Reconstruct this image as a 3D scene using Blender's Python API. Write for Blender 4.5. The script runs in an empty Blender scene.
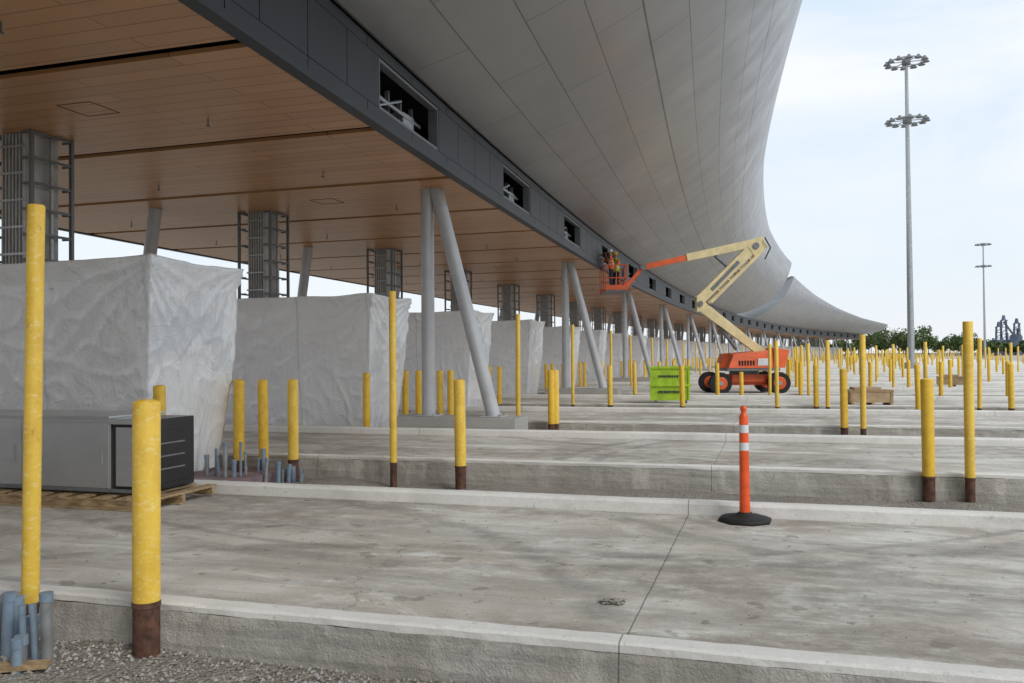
import bpy, bmesh, math, random
from mathutils import Vector, Matrix, noise
random.seed(7)
sc=bpy.context.scene
R=math.radians
P=8.0
def xf(y): return -7.1+7.5e-4*(y-50)**2

# ---------------------------------------------------------------- materials
class NT:
    def __init__(s,name):
        s.m=bpy.data.materials.new(name); s.m.use_nodes=True
        s.t=s.m.node_tree; s.b=s.t.nodes['Principled BSDF']
        g=s.n('ShaderNodeNewGeometry'); s.pos=g.outputs['Position']
    def n(s,ty,**kw):
        nd=s.t.nodes.new(ty)
        for k,v in kw.items(): setattr(nd,k,v)
        return nd
    def l(s,a,b): s.t.links.new(a,b)
    def noise(s,scale,detail=5,rough=.55,stretch=(1,1,1),src=None,dist=0,rot=0):
        mp=s.n('ShaderNodeMapping'); mp.inputs['Scale'].default_value=stretch; mp.inputs['Rotation'].default_value=(0,0,rot)
        s.l(src or s.pos,mp.inputs['Vector'])
        nn=s.n('ShaderNodeTexNoise'); nn.inputs['Scale'].default_value=scale
        nn.inputs['Detail'].default_value=detail; nn.inputs['Roughness'].default_value=rough
        nn.inputs['Distortion'].default_value=dist
        s.l(mp.outputs[0],nn.inputs['Vector']); return nn.outputs['Fac']
    def ramp(s,fac,a,b,v0=0.,v1=1.):
        r=s.n('ShaderNodeMapRange'); r.inputs[1].default_value=a; r.inputs[2].default_value=b
        r.inputs[3].default_value=v0; r.inputs[4].default_value=v1
        s.l(fac,r.inputs[0]); return r.outputs[0]
    def mix(s,fac,c1,c2,mode='MIX'):
        m=s.n('ShaderNodeMix',data_type='RGBA',blend_type=mode)
        for sock,v in ((m.inputs[0],fac),(m.inputs[6],c1),(m.inputs[7],c2)):
            if isinstance(v,(int,float)): sock.default_value=v
            elif isinstance(v,tuple): sock.default_value=(*v,1) if len(v)==3 else v
            else: s.l(v,sock)
        return m.outputs[2]
    def math(s,op,a,b=0.):
        m=s.n('ShaderNodeMath',operation=op)
        for i,v in enumerate((a,b)):
            if isinstance(v,(int,float)): m.inputs[i].default_value=v
            else: s.l(v,m.inputs[i])
        return m.outputs[0]
    def bump(s,h,strength,dist=.02):
        b=s.n('ShaderNodeBump'); b.inputs['Strength'].default_value=strength; b.inputs['Distance'].default_value=dist
        s.l(h,b.inputs['Height']); s.l(b.outputs[0],s.b.inputs['Normal'])
    def set(s,col=None,rough=None,metal=None,spec=None):
        for k,v in (('Base Color',col),('Roughness',rough),('Metallic',metal),('Specular IOR Level',spec)):
            if v is None: continue
            if isinstance(v,(int,float)): s.b.inputs[k].default_value=v
            elif isinstance(v,tuple): s.b.inputs[k].default_value=(*v,1)
            else: s.l(v,s.b.inputs[k])
        return s.m

def simple(name,c,rough=.6,metal=0.,var=.25,scale=3.,bump=.15,bscale=40.,stretch=(1,1,1),dark=None):
    t=NT(name)
    f=t.noise(scale,5,.6,stretch)
    c2=dark or tuple(x*(1-var) for x in c)
    col=t.mix(t.ramp(f,.38,.62),c2,c)
    if bump: t.bump(t.noise(bscale,4,.6,stretch),bump,.01)
    return t.set(col,rough,metal)

def concrete(name,c,dirt=.5,joint=0,wall=False,chips=False):
    t=NT(name)
    big=t.ramp(t.noise(.45,6,.6,dist=.6),.38,.66)
    col=t.mix(t.math('MULTIPLY',big,dirt*.75),c,tuple(x*k for x,k in zip(c,(.62,.58,.52))))
    med=t.ramp(t.noise(2.3,6,.65),.42,.72)
    col=t.mix(t.math('MULTIPLY',med,.30*dirt+.08),col,tuple(x*.55 for x in c))
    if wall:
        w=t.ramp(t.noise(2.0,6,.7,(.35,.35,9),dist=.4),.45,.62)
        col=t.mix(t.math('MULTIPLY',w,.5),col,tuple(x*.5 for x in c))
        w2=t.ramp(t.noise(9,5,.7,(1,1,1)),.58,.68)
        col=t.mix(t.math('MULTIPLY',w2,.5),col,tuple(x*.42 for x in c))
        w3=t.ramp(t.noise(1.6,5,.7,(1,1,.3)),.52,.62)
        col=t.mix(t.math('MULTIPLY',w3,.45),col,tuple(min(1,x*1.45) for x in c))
    if chips:
        w2=t.ramp(t.noise(14,6,.75),.60,.66)
        col=t.mix(t.math('MULTIPLY',w2,.5),col,(.30,.28,.25))
        w4=t.ramp(t.noise(3,5,.7,(.5,1,1)),.5,.7)
        col=t.mix(t.math('MULTIPLY',w4,.35),col,(.42,.39,.35))
    fine=t.noise(55,4,.7)
    col=t.mix(t.ramp(fine,.3,.7,.0,.26),col,tuple(x*.5 for x in c))
    if joint:
        sx=t.n('ShaderNodeSeparateXYZ'); t.l(t.pos,sx.inputs[0])
        wob=t.math('MULTIPLY',t.noise(3,3),.02)
        f=t.math('FRACT',t.math('DIVIDE',t.math('ADD',t.math('ADD',sx.outputs[0],501.35),wob),joint))
        ln=t.math('LESS_THAN',f,.011/joint)
        col=t.mix(t.math('MULTIPLY',ln,.62),col,(.07,.065,.06))
    hb=t.math('ADD',t.math('MULTIPLY',t.noise(60,4,.7),.5),t.noise(8,6,.7))
    t.bump(hb,.5 if not wall else .95,.014 if not wall else .03)
    return t.set(col,.88,0.,.25)

def lane_concrete(name,c,joint=6.5,tracks=True):
    t=NT(name)
    sx=t.n('ShaderNodeSeparateXYZ'); t.l(t.pos,sx.inputs[0]); X,Y=sx.outputs[0],sx.outputs[1]
    mul=lambda f: tuple(x*f for x in c)
    brk=t.noise(5,9,.75,(.6,1,1))
    col=c
    col=t.mix(t.ramp(t.noise(.5,8,.68,dist=.5),.42,.56,0,.62),col,tuple(x*k for x,k in zip(c,(.62,.57,.50))))
    col=t.mix(t.ramp(t.noise(1.3,9,.75,(.6,1,1),dist=.8),.50,.60,0,.75),col,tuple(min(.88,x*1.25) for x in c))
    col=t.mix(t.ramp(t.noise(1.1,7,.72,(.13,3.0,1),dist=.4,rot=.05),.50,.62,0,.48),col,mul(.50))
    col=t.mix(t.ramp(t.noise(1.3,8,.75,(.5,1.7,1),dist=1.2,rot=-.6),.53,.60,0,.45),col,tuple(x*k for x,k in zip(c,(.50,.46,.41))))
    if tracks:
        v=t.math('MULTIPLY',t.math('FRACT',t.math('DIVIDE',t.math('ADD',Y,80-4.85),8.0)),8.0)
        v=t.math('ADD',v,t.math('MULTIPLY',t.math('SUBTRACT',t.noise(.35,2,.5,(1,.2,1)),.5),1.6))
        for yc in (1.35,3.05):
            d=t.math('ABSOLUTE',t.math('SUBTRACT',v,yc))
            f=t.math('MULTIPLY',t.ramp(d,.10,.36,1,0),t.ramp(brk,.36,.60,.15,1))
            col=t.mix(t.math('MULTIPLY',f,.45),col,mul(.40))
        ed=t.math('MAXIMUM',t.ramp(v,.15,.75,1,0),t.ramp(v,3.7,4.35,0,1))
        col=t.mix(t.math('MULTIPLY',t.math('MULTIPLY',ed,t.ramp(t.noise(2.4,8,.75,(.5,1,1)),.42,.58)),.65),col,(.25,.22,.185))
        for (cx,cy,rr,w_,s_) in ((-3.2,14.5,8.1,.13,.7),(-3.2,14.5,7.7,.06,.6),(-1.5,-1.0,8.3,.12,.65),(3.8,13.6,7.2,.14,.7),(3.8,13.6,6.6,.10,.6),(-7,3,6.5,.14,.6),(1,26,11,.15,.6),(-6,22,7.5,.15,.6)):
            dx=t.math('SUBTRACT',X,cx);dy=t.math('SUBTRACT',Y,cy)
            ln=t.math('SQRT',t.math('ADD',t.math('MULTIPLY',dx,dx),t.math('MULTIPLY',dy,dy)))
            ln=t.math('ADD',ln,t.math('MULTIPLY',t.noise(1.2,2,.5),.15))
            d=t.math('ABSOLUTE',t.math('SUBTRACT',ln,rr))
            f=t.math('MULTIPLY',t.ramp(d,w_*.5,w_*1.3,1,0),t.ramp(t.noise(1.4,8,.75),.40,.56,0,1))
            col=t.mix(t.math('MULTIPLY',f,s_),col,mul(.34))
    mud=t.math('MULTIPLY',t.ramp(t.noise(.27,5,.65,(.8,1,1)),.46,.56),t.ramp(brk,.36,.54))
    col=t.mix(t.math('MULTIPLY',mud,.62),col,(.26,.225,.185))
    col=t.mix(t.ramp(t.noise(5.5,4,.65),.63,.68,0,.6),col,(.15,.125,.10))
    col=t.mix(t.ramp(t.noise(2.6,3,.5),.66,.685,0,.5),col,(.17,.15,.125))
    col=t.mix(t.ramp(t.noise(17,4,.7),.63,.70,0,.5),col,(.17,.15,.125))
    col=t.mix(t.ramp(t.noise(24,4,.7),.60,.70,0,.4),col,tuple(min(.9,x*1.4) for x in c))
    col=t.mix(t.ramp(t.noise(60,4,.75),.32,.68,0,.34),col,mul(.45))
    vo=t.n('ShaderNodeTexVoronoi',feature='DISTANCE_TO_EDGE'); vo.inputs['Scale'].default_value=.32
    mp=t.n('ShaderNodeVectorMath',operation='ADD'); t.l(t.pos,mp.inputs[0])
    nz=t.n('ShaderNodeTexNoise'); nz.inputs['Scale'].default_value=1.4; nz.inputs['Detail'].default_value=8; nz.inputs['Roughness'].default_value=.7; t.l(t.pos,nz.inputs['Vector']); t.l(nz.outputs['Color'],mp.inputs[1]); t.l(mp.outputs[0],vo.inputs['Vector'])
    ck=t.math('MULTIPLY',t.math('LESS_THAN',vo.outputs['Distance'],.0018),t.ramp(t.noise(.4,2,.5),.5,.56))
    col=t.mix(t.math('MULTIPLY',ck,.6),col,(.09,.08,.07))
    wob=t.math('MULTIPLY',t.noise(3,3),.02)
    f=t.math('FRACT',t.math('DIVIDE',t.math('ADD',t.math('ADD',X,501.35),wob),joint))
    col=t.mix(t.math('MULTIPLY',t.math('LESS_THAN',f,.011/joint),.65),col,(.07,.065,.06))
    hb=t.math('ADD',t.math('MULTIPLY',t.noise(70,4,.75),.6),t.noise(7,6,.7))
    t.bump(hb,.6,.016)
    return t.set(col,t.ramp(brk,.3,.7,.78,.93),0.,.25)

M={}
M['lane']=lane_concrete('lane_concrete',(.76,.725,.665))
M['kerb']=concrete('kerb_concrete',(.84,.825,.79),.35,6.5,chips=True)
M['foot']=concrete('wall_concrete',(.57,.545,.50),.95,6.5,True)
M['plinth']=concrete('plinth_concrete',(.45,.44,.42),.5)
M['yellow']=simple('yellow_paint',(.86,.55,.045),.5,0,.12,9,.12,30,dark=(.74,.45,.04))
def worn_yellow():
    t=NT('worn_yellow_paint')
    col=t.mix(t.ramp(t.noise(7,5,.6,(1,1,.5)),.4,.65),(.86,.57,.07),(.74,.45,.05))
    sc_=t.ramp(t.noise(28,5,.7,(1,1,.35)),.63,.69)
    col=t.mix(t.math('MULTIPLY',sc_,.6),col,(.30,.18,.07))
    pal=t.ramp(t.noise(16,4,.7,(1,1,2.2)),.54,.64)
    col=t.mix(t.math('MULTIPLY',pal,.5),col,(.88,.75,.34))
    t.bump(t.noise(22,4,.6,(1,1,1.4)),.3,.012)
    return t.set(col,.5,0)
M['yellow2']=worn_yellow()
M['rust']=simple('rusty_primer',(.15,.07,.045),.85,0,.6,12,.4,50)
M['steelcol']=simple('painted_grey_steel',(.50,.51,.53),.42,.1,.12,2,.05)
M['dark']=simple('charcoal_panel',(.032,.034,.04),.5,.2,.2,.6,.03)
M['black']=simple('black_rubber',(.018,.018,.018),.75,0,.3,8,.2)
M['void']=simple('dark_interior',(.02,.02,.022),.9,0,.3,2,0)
M['galv']=simple('galvanised_steel',(.46,.48,.49),.42,.6,.25,6,.1,60)
M['louv']=simple('louver_grey',(.55,.56,.56),.5,.1,.2,3,.05)
M['frame']=simple('frame_grey',(.20,.21,.22),.5,.3,.2,3,.05)
M['orange']=simple('lift_orange_paint',(.86,.14,.035),.38,0,.22,3,.03)
M['cream']=simple('lift_cream_paint',(.82,.69,.38),.42,0,.18,3,.03)
M['lime']=simple('lime_green_paint',(.46,.70,.04),.5,0,.25,4,.1)
M['delin']=simple('orange_plastic',(.92,.11,.015),.42,0,.22,9,.1)
M['reflect']=simple('reflective_white',(.75,.76,.78),.35,0,.1,9,.05)
M['wood']=simple('pallet_wood',(.50,.35,.19),.8,0,.45,6,.4,30,(1,6,6))
M['ply']=simple('plywood',(.52,.38,.23),.75,0,.25,3,.2,20,(1,6,2))
M['pvc']=simple('blue_grey_pvc',(.25,.33,.42),.45,0,.2,8,.05)
M['red']=simple('red_tape',(.42,.03,.03),.5,0,.2,8,.05)
M['mauve']=simple('mauve_membrane',(.30,.22,.23),.7,0,.4,3,.3)
M['tank']=simple('industrial_blue_grey',(.13,.17,.24),.7,.1,.3,.2,0)
M['skin']=simple('skin',(.45,.27,.18),.55,0,.1,8,0)
M['jeans']=simple('work_trousers',(.035,.045,.08),.85,0,.3,10,.2)
M['vest']=simple('hi_vis_orange',(.95,.16,.02),.6,0,.1,10,.1)
M['vesty']=simple('hi_vis_yellow',(.65,.80,.05),.6,0,.1,10,.1)
M['apron']=lane_concrete('apron_concrete',(.55,.53,.49),6.5,False)
M['hvac_black']=simple('black_coated_steel',(.035,.035,.038),.3,.3,.3,2,.05)

def steel_brushed():
    t=NT('stainless_steel')
    f=t.noise(3,6,.7,(.5,1,40))
    col=t.mix(f,(.50,.50,.49),(.74,.74,.73))
    col=t.mix(t.ramp(t.noise(1.2,5,.6),.45,.65,0,.3),col,(.42,.42,.42))
    t.bump(t.noise(1.2,2,.4,(1,1,1.6)),.22,.05)
    return t.set(col,t.ramp(f,.2,.8,.28,.42),.9)
M['stain']=steel_brushed()

def gravel_mat():
    t=NT('crushed_gravel')
    v=t.n('ShaderNodeTexVoronoi'); v.inputs['Scale'].default_value=38; t.l(t.pos,v.inputs['Vector'])
    big=t.ramp(t.noise(.9,5,.6),.35,.7)
    c=t.mix(t.math('MULTIPLY',big,1.0),(.27,.24,.205),(.40,.37,.33))
    c=t.mix(.4,c,t.mix(t.ramp(v.outputs['Color'],.1,.9),(.12,.105,.09),(.46,.44,.40)),'MIX')
    h=t.math('SUBTRACT',t.noise(9,5,.7),t.math('MULTIPLY',v.outputs['Distance'],.9))
    t.bump(h,.9,.03)
    return t.set(c,.95,0,.2)
M['gravel']=gravel_mat()

def ground_mat():
    t=NT('dry_ground')
    c=t.mix(t.ramp(t.noise(.03,6,.6),.4,.6),(.24,.215,.18),(.11,.13,.06))
    c=t.mix(t.ramp(t.noise(3,5,.6),.3,.7,0,.5),c,(.16,.14,.12))
    t.bump(t.noise(4,5,.7),.5,.05)
    return t.set(c,.95,0,.2)
M['ground']=ground_mat()

def wood_soffit():
    t=NT('bronze_wood_soffit')
    br=t.n('ShaderNodeTexBrick'); br.offset=.5
    br.inputs['Scale'].default_value=1; br.inputs['Brick Width'].default_value=3.6; br.inputs['Row Height'].default_value=.33
    br.inputs['Mortar Size'].default_value=.010; br.inputs['Mortar Smooth'].default_value=.2
    br.inputs['Color1'].default_value=(.60,.31,.135,1); br.inputs['Color2'].default_value=(.51,.255,.108,1)
    br.inputs['Mortar'].default_value=(.14,.06,.027,1)
    t.l(t.pos,br.inputs['Vector'])
    g=t.noise(2.2,6,.65,(.5,14,1))
    c=t.mix(t.ramp(g,.35,.7,0,.40),br.outputs['Color'],(.38,.175,.07))
    c=t.mix(t.ramp(t.noise(.25,3,.5),.35,.65,0,.3),c,(.66,.38,.19))
    return t.set(c,.40,.0,.4)
M['soffit']=wood_soffit()

def metal_panels():
    t=NT('silver_metal_panels')
    uv=t.n('ShaderNodeUVMap'); uv.uv_map='UVMap'
    br=t.n('ShaderNodeTexBrick'); br.offset=.5
    br.inputs['Scale'].default_value=1; br.inputs['Brick Width'].default_value=4.0; br.inputs['Row Height'].default_value=.9
    br.inputs['Mortar Size'].default_value=.010; br.inputs['Mortar Smooth'].default_value=.1
    br.inputs['Color1'].default_value=(.39,.395,.415,1); br.inputs['Color2'].default_value=(.43,.437,.46,1)
    br.inputs['Mortar'].default_value=(.15,.15,.16,1)
    t.l(uv.outputs[0],br.inputs['Vector'])
    sx=t.n('ShaderNodeSeparateXYZ'); t.l(uv.outputs[0],sx.inputs[0])
    f=t.math('FRACT',t.math('DIVIDE',sx.outputs[1],3.6))
    ln=t.math('LESS_THAN',f,.008)
    c=t.mix(t.math('MULTIPLY',ln,.8),br.outputs['Color'],(.07,.07,.075))
    c=t.mix(t.ramp(t.noise(.5,4,.6),.3,.7,0,.2),c,(.32,.32,.335))
    rr=t.ramp(t.noise(.8,3,.5),.3,.7,.30,.44)
    t.bump(t.noise(.9,2,.5),.15,.05)
    return t.set(c,rr,.6)
M['silver']=metal_panels()
M['roof']=simple('roof_membrane',(.42,.43,.44),.6,.2,.15,.5,.05)

def wrap_mat():
    t=NT('white_plastic_wrap')
    f=t.noise(1.4,5,.6,(1,1,.5),dist=.8)
    c=t.mix(t.ramp(f,.3,.7),(.96,.965,.975),(.87,.885,.91))
    pr=t.math('LESS_THAN',t.noise(7,2,.5,(1,1,3)),.235)
    c=t.mix(t.math('MULTIPLY',pr,.5),c,(.32,.34,.42))
    tc=t.n('ShaderNodeTexCoord'); sx=t.n('ShaderNodeSeparateXYZ'); t.l(tc.outputs['Object'],sx.inputs[0])
    wob=t.math('MULTIPLY',t.noise(1.5,3,.5),.12)
    fx=t.math('FRACT',t.math('DIVIDE',t.math('ADD',t.math('ADD',sx.outputs[0],20.9),wob),1.9))
    seam=t.math('LESS_THAN',fx,.028)
    c=t.mix(t.math('MULTIPLY',seam,.5),c,(.64,.67,.71))
    fz=t.math('FRACT',t.math('DIVIDE',t.math('ADD',sx.outputs[2],5.2),1.55))
    gh=t.math('MULTIPLY',t.ramp(t.math('ABSOLUTE',t.math('SUBTRACT',fz,.5)),.03,.09,1,0),t.ramp(t.noise(.9,3,.5),.45,.6))
    c=t.mix(t.math('MULTIPLY',gh,.18),c,(.58,.61,.65))
    r1=t.math('ABSOLUTE',t.math('SUBTRACT',t.noise(1.9,2,.45,(1.6,1.6,.45),dist=1.0,rot=.2),.5))
    r2=t.math('ABSOLUTE',t.math('SUBTRACT',t.noise(2.6,3,.5,(1.0,1.0,.9),dist=1.6),.5))
    h=t.math('ADD',t.math('MULTIPLY',t.math('POWER',t.ramp(r1,0,.16,1,0),2.5),.5),t.math('MULTIPLY',t.math('POWER',t.ramp(r2,0,.12,1,0),3.0),.35))
    h=t.math('ADD',h,t.math('MULTIPLY',t.noise(3.0,3,.5,(1.5,1.5,.5),dist=1.0),.6))
    t.bump(t.math('ADD',h,t.math('MULTIPLY',seam,.12)),.42,.04)
    t.b.inputs['Coat Weight'].default_value=.5; t.b.inputs['Coat Roughness'].default_value=.15
    return t.set(c,.28,0,.5)
M['wrap']=wrap_mat()

def leaf_mat():
    t=NT('foliage')
    f=t.noise(.35,4,.6)
    c=t.mix(t.ramp(f,.35,.65),(.035,.06,.018),(.12,.16,.055))
    return t.set(c,.8,0,.2)
M['leaf']=leaf_mat()
M['bark']=simple('bark',(.10,.08,.06),.9,0,.4,3,.3)

# ---------------------------------------------------------------- mesh builder
class MB:
    def __init__(s): s.v=[];s.f=[];s.m=[];s.s=[];s.mats=[]
    def mi(s,mat):
        if isinstance(mat,str): mat=M[mat]
        if mat not in s.mats: s.mats.append(mat)
        return s.mats.index(mat)
    def add(s,vs,fs,mat,smooth=False):
        o=len(s.v); s.v+= [tuple(v) for v in vs]; k=s.mi(mat)
        for f in fs: s.f.append([o+i for i in f]); s.m.append(k); s.s.append(smooth)
    def hexa(s,p,mat):
        s.add(p,[(0,3,2,1),(4,5,6,7),(0,1,5,4),(1,2,6,5),(2,3,7,6),(3,0,4,7)],mat)
    def box(s,x0,x1,y0,y1,z0,z1,mat):
        s.hexa([(x0,y0,z0),(x1,y0,z0),(x1,y1,z0),(x0,y1,z0),(x0,y0,z1),(x1,y0,z1),(x1,y1,z1),(x0,y1,z1)],mat)
    def beam(s,p0,p1,w,h,mat,up=(0,0,1),w1=None,h1=None):
        p0=Vector(p0);p1=Vector(p1);d=(p1-p0).normalized();up=Vector(up)
        if abs(d.dot(up))>.98: up=Vector((1,0,0))
        a=d.cross(up).normalized();u=a.cross(d)
        w1=w1 or w;h1=h1 or h
        q=[]
        for p,ww,hh in ((p0,w,h),(p1,w1,h1)):
            q+=[p-a*ww/2-u*hh/2,p+a*ww/2-u*hh/2,p+a*ww/2+u*hh/2,p-a*ww/2+u*hh/2]
        s.hexa(q,mat)
    def cyl(s,p0,p1,r0,r1,mat,n=16,caps=True):
        p0=Vector(p0);p1=Vector(p1);d=(p1-p0).normalized()
        up=Vector((0,0,1)) if abs(d.z)<.95 else Vector((1,0,0))
        a=d.cross(up).normalized();b=a.cross(d)
        vs=[]
        for p,r in ((p0,r0),(p1,r1)):
            for i in range(n):
                t=2*math.pi*i/n; vs.append(p+a*math.cos(t)*r+b*math.sin(t)*r)
        s.add(vs,[(i,(i+1)%n,n+(i+1)%n,n+i) for i in range(n)],mat,True)
        if caps:
            s.add(vs[:n],[tuple(range(n))],mat); s.add(vs[n:],[tuple(range(n))],mat)
    def lathe(s,prof,mat,n=20,c=(0,0,0)):
        vs=[]
        for r,z in prof:
            for i in range(n):
                t=2*math.pi*i/n; vs.append((c[0]+r*math.cos(t),c[1]+r*math.sin(t),c[2]+z))
        fs=[]
        for k in range(len(prof)-1):
            for i in range(n): fs.append((k*n+i,k*n+(i+1)%n,(k+1)*n+(i+1)%n,(k+1)*n+i))
        s.add(vs,fs,mat,True)
    def mesh(s,name,recalc=True):
        me=bpy.data.meshes.new(name); me.from_pydata(s.v,[],s.f)
        for m in s.mats: me.materials.append(m)
        me.polygons.foreach_set('material_index',s.m); me.polygons.foreach_set('use_smooth',s.s)
        if recalc:
            bm=bmesh.new(); bm.from_mesh(me); bmesh.ops.recalc_face_normals(bm,faces=bm.faces); bm.to_mesh(me); bm.free()
        me.update(); return me
    def obj(s,name,loc=(0,0,0),rz=0,bevel=0,recalc=True):
        o=put(s.mesh(name,recalc),name,loc,rz)
        if bevel:
            b=o.modifiers.new('bevel','BEVEL'); b.width=bevel; b.segments=2; b.limit_method='ANGLE'; b.angle_limit=R(40)
        return o
def put(me,name,loc=(0,0,0),rz=0,tilt=None):
    o=bpy.data.objects.new(name,me); sc.collection.objects.link(o); o.location=loc
    o.rotation_euler=(tilt[0],tilt[1],rz) if tilt else (0,0,rz)
    return o

# ---------------------------------------------------------------- ground, lanes
b=MB(); b.add([(-2500,-800,-.5),(2500,-800,-.5),(2500,4000,-.5),(-2500,4000,-.5)],[(0,1,2,3)],'ground'); b.obj('ground')
b=MB(); b.add([(40.1,-60,-.02),(420,-60,-.02),(420,420,-.02),(40.1,420,-.02)],[(0,1,2,3)],'apron')
b.add([(-200,262,-.02),(40,262,-.02),(40,420,-.02),(-200,420,-.02)],[(0,1,2,3)],'apron'); b.obj('apron_pavement')

def extr(mb,prof,x0,x1,step,mat,jit=0.):
    n=max(2,int((x1-x0)/step)); k=len(prof); vs=[]
    for i in range(n+1):
        x=x0+(x1-x0)*i/n
        for j,(y,z) in enumerate(prof):
            q=Vector((x*1.3,y*2,z*3+j*.3)); q2=Vector((x*7,y*5,z*9+j))
            a1=noise.noise(q)+.6*noise.noise(q2)-1.6*max(0,noise.noise(q2*1.7)-.42)
            vs.append((x,y+jit*a1,z+jit*.7*(noise.noise(q+Vector((9,3,1)))+.5*noise.noise(q2+Vector((3,1,7))))))
    fs=[(i*k+j,i*k+(j+1)%k,(i+1)*k+(j+1)%k,(i+1)*k+j) for i in range(n) for j in range(k)]
    mb.add(vs,fs,mat); mb.add(vs[:k],[tuple(range(k))],mat); mb.add(vs[-k:],[tuple(range(k))],mat)

XL,XR=-45,40
for n in range(-1,32):
    y0=4.85+P*n
    b=MB(); b.box(XL,XR,y0+.17,y0+4.33,-.48,0,'lane'); b.obj('traffic_lane')
    st=.06 if n==0 else (.12 if n in(1,2) else 2.0); j=.012 if n in(0,1,2) else 0
    b=MB()
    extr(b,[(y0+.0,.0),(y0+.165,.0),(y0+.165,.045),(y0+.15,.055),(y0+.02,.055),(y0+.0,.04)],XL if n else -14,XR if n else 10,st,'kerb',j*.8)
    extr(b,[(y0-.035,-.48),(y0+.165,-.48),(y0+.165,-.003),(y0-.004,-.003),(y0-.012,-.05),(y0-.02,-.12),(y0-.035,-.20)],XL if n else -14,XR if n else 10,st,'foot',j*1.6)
    if n==0:
        for xa,xb in ((XL,-14.01),(10.01,XR)):
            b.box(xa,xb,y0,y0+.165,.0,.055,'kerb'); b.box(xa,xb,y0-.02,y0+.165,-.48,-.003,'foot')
    b.obj('kerb')
    b=MB()
    extr(b,[(y0+4.335,-.48),(y0+4.53,-.48),(y0+4.53,.11),(y0+4.50,.14),(y0+4.38,.14),(y0+4.345,.11),(y0+4.335,.0)],XL,XR,max(st,.1),'kerb',j*.6)
    b.obj('kerb')

b=MB()
def gz(x,y,z,amp): return z+noise.fractal(Vector((x*.8,y*.8,z)),1,2,4)*amp
def bed(y0,y1,x0,x1,step,z,amp):
    nx=int((x1-x0)/step);ny=max(2,int((y1-y0)/step));vs=[]
    for i in range(nx+1):
        for k in range(ny+1):
            x=x0+(x1-x0)*i/nx;y=y0+(y1-y0)*k/ny
            vs.append((x,y,gz(x,y,z,amp)+noise.noise(Vector((x*9,y*9,0)))*.014))
    b.add(vs,[(i*(ny+1)+k,(i+1)*(ny+1)+k,(i+1)*(ny+1)+k+1,i*(ny+1)+k+1) for i in range(nx) for k in range(ny)],'gravel',True)
bed(1.35,4.84,-9,7,.07,-.25,.06)
bed(9.36,12.84,-18,14,.14,-.34,.07)
bed(17.36,20.84,-18,16,.25,-.30,.07)
for n in range(2,31):
    y=9.36+P*n; b.add([(XL,y,-.30),(XR,y,-.30),(XR,y+3.5,-.30),(XL,y+3.5,-.30)],[(0,1,2,3)],'gravel')
def stone(x,y,z,r,mat):
    vs=[Vector(d)*r*random.uniform(.7,1.3)+Vector((x,y,z)) for d in ((1,0,0),(0,1,0),(-1,0,0),(0,-1,0),(0,0,.8),(0,0,-.8))]
    b.add(vs,[(0,1,4),(1,2,4),(2,3,4),(3,0,4),(1,0,5),(2,1,5),(3,2,5),(0,3,5)],mat)
for i in range(6500):
    x=random.uniform(-6.2,1.5);y=4.82-abs(random.gauss(0,.6))
    if y<2.8: continue
    r=random.choice([.005,.006,.008,.010,.015])*random.uniform(.7,1.4)
    stone(x,y,gz(x,y,-.25,.06)+r*.3,r,random.choice(['plinth','foot','gravel']))
b.obj('gravel_bed',recalc=False)
b=MB()
for i in range(900):
    n=random.choice([0,0,0,1,2]); x=random.uniform(-8,6); y=4.85+P*n+.2+(random.random()**2)*4 if random.random()<.5 else 4.85+P*n+4.3-(random.random()**3)*4
    r=random.choice([.003,.005,.008])*random.uniform(.6,1.3)
    stone(x,y,r*.4,r,'foot')
b.obj('loose_stones',recalc=False)

# ---------------------------------------------------------------- canopy
ZC=5.5;ZF=6.8
def lerp(a,b,t): return a+(b-a)*t
def interp(tab,y):
    if y<=tab[0][0]: return tab[0][1:]
    for p,q in zip(tab,tab[1:]):
        if y<=q[0]:
            t=(y-p[0])/(q[0]-p[0])
            return tuple(lerp(a,c,t) for a,c in zip(p[1:],q[1:]))
    return tab[-1][1:]
canopy=bpy.data.objects.new('canopy',None); sc.collection.objects.link(canopy)
def child(o,p=canopy): o.parent=p; return o
b=MB(); yy=-11.2
while yy<258:
    a0,a1=yy+.13,yy+3.87
    x0,x1=xf(a0)-.12,xf(a1)-.12
    b.hexa([(x0-13,a0,ZC),(x0,a0,ZC),(x1,a1,ZC),(x1-13,a1,ZC),(x0-13,a0,ZC+.06),(x0,a0,ZC+.06),(x1,a1,ZC+.06),(x1-13,a1,ZC+.06)],'soffit')
    x0,x1=xf(yy)-.15,xf(yy+4)-.15
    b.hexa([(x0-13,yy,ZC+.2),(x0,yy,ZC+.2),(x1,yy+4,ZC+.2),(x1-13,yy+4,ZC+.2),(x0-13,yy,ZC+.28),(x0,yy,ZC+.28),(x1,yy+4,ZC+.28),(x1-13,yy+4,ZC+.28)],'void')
    for dx in (-2.5,-6.5,-10.5):
        b.cyl((xf(yy+2)+dx,yy+2.6,ZC-.12),(xf(yy+2)+dx,yy+2.6,ZC+.01),.012,.012,'frame',6)
        b.cyl((xf(yy+2)+dx,yy+2.6,ZC-.13),(xf(yy+2)+dx,yy+2.6,ZC-.115),.035,.03,'frame',8)
    if int(yy/4)%2==0:
        hx=xf(yy+2)-4.2
        for q in ((hx,hx+.62,yy+1.3,yy+1.32),(hx,hx+.62,yy+1.9,yy+1.92),(hx,hx+.02,yy+1.32,yy+1.9),(hx+.6,hx+.62,yy+1.32,yy+1.9)):
            b.box(*q,ZC-.004,ZC+.01,'rust')
    yy+=4
child(b.obj('soffit'))
b=MB()
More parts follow.
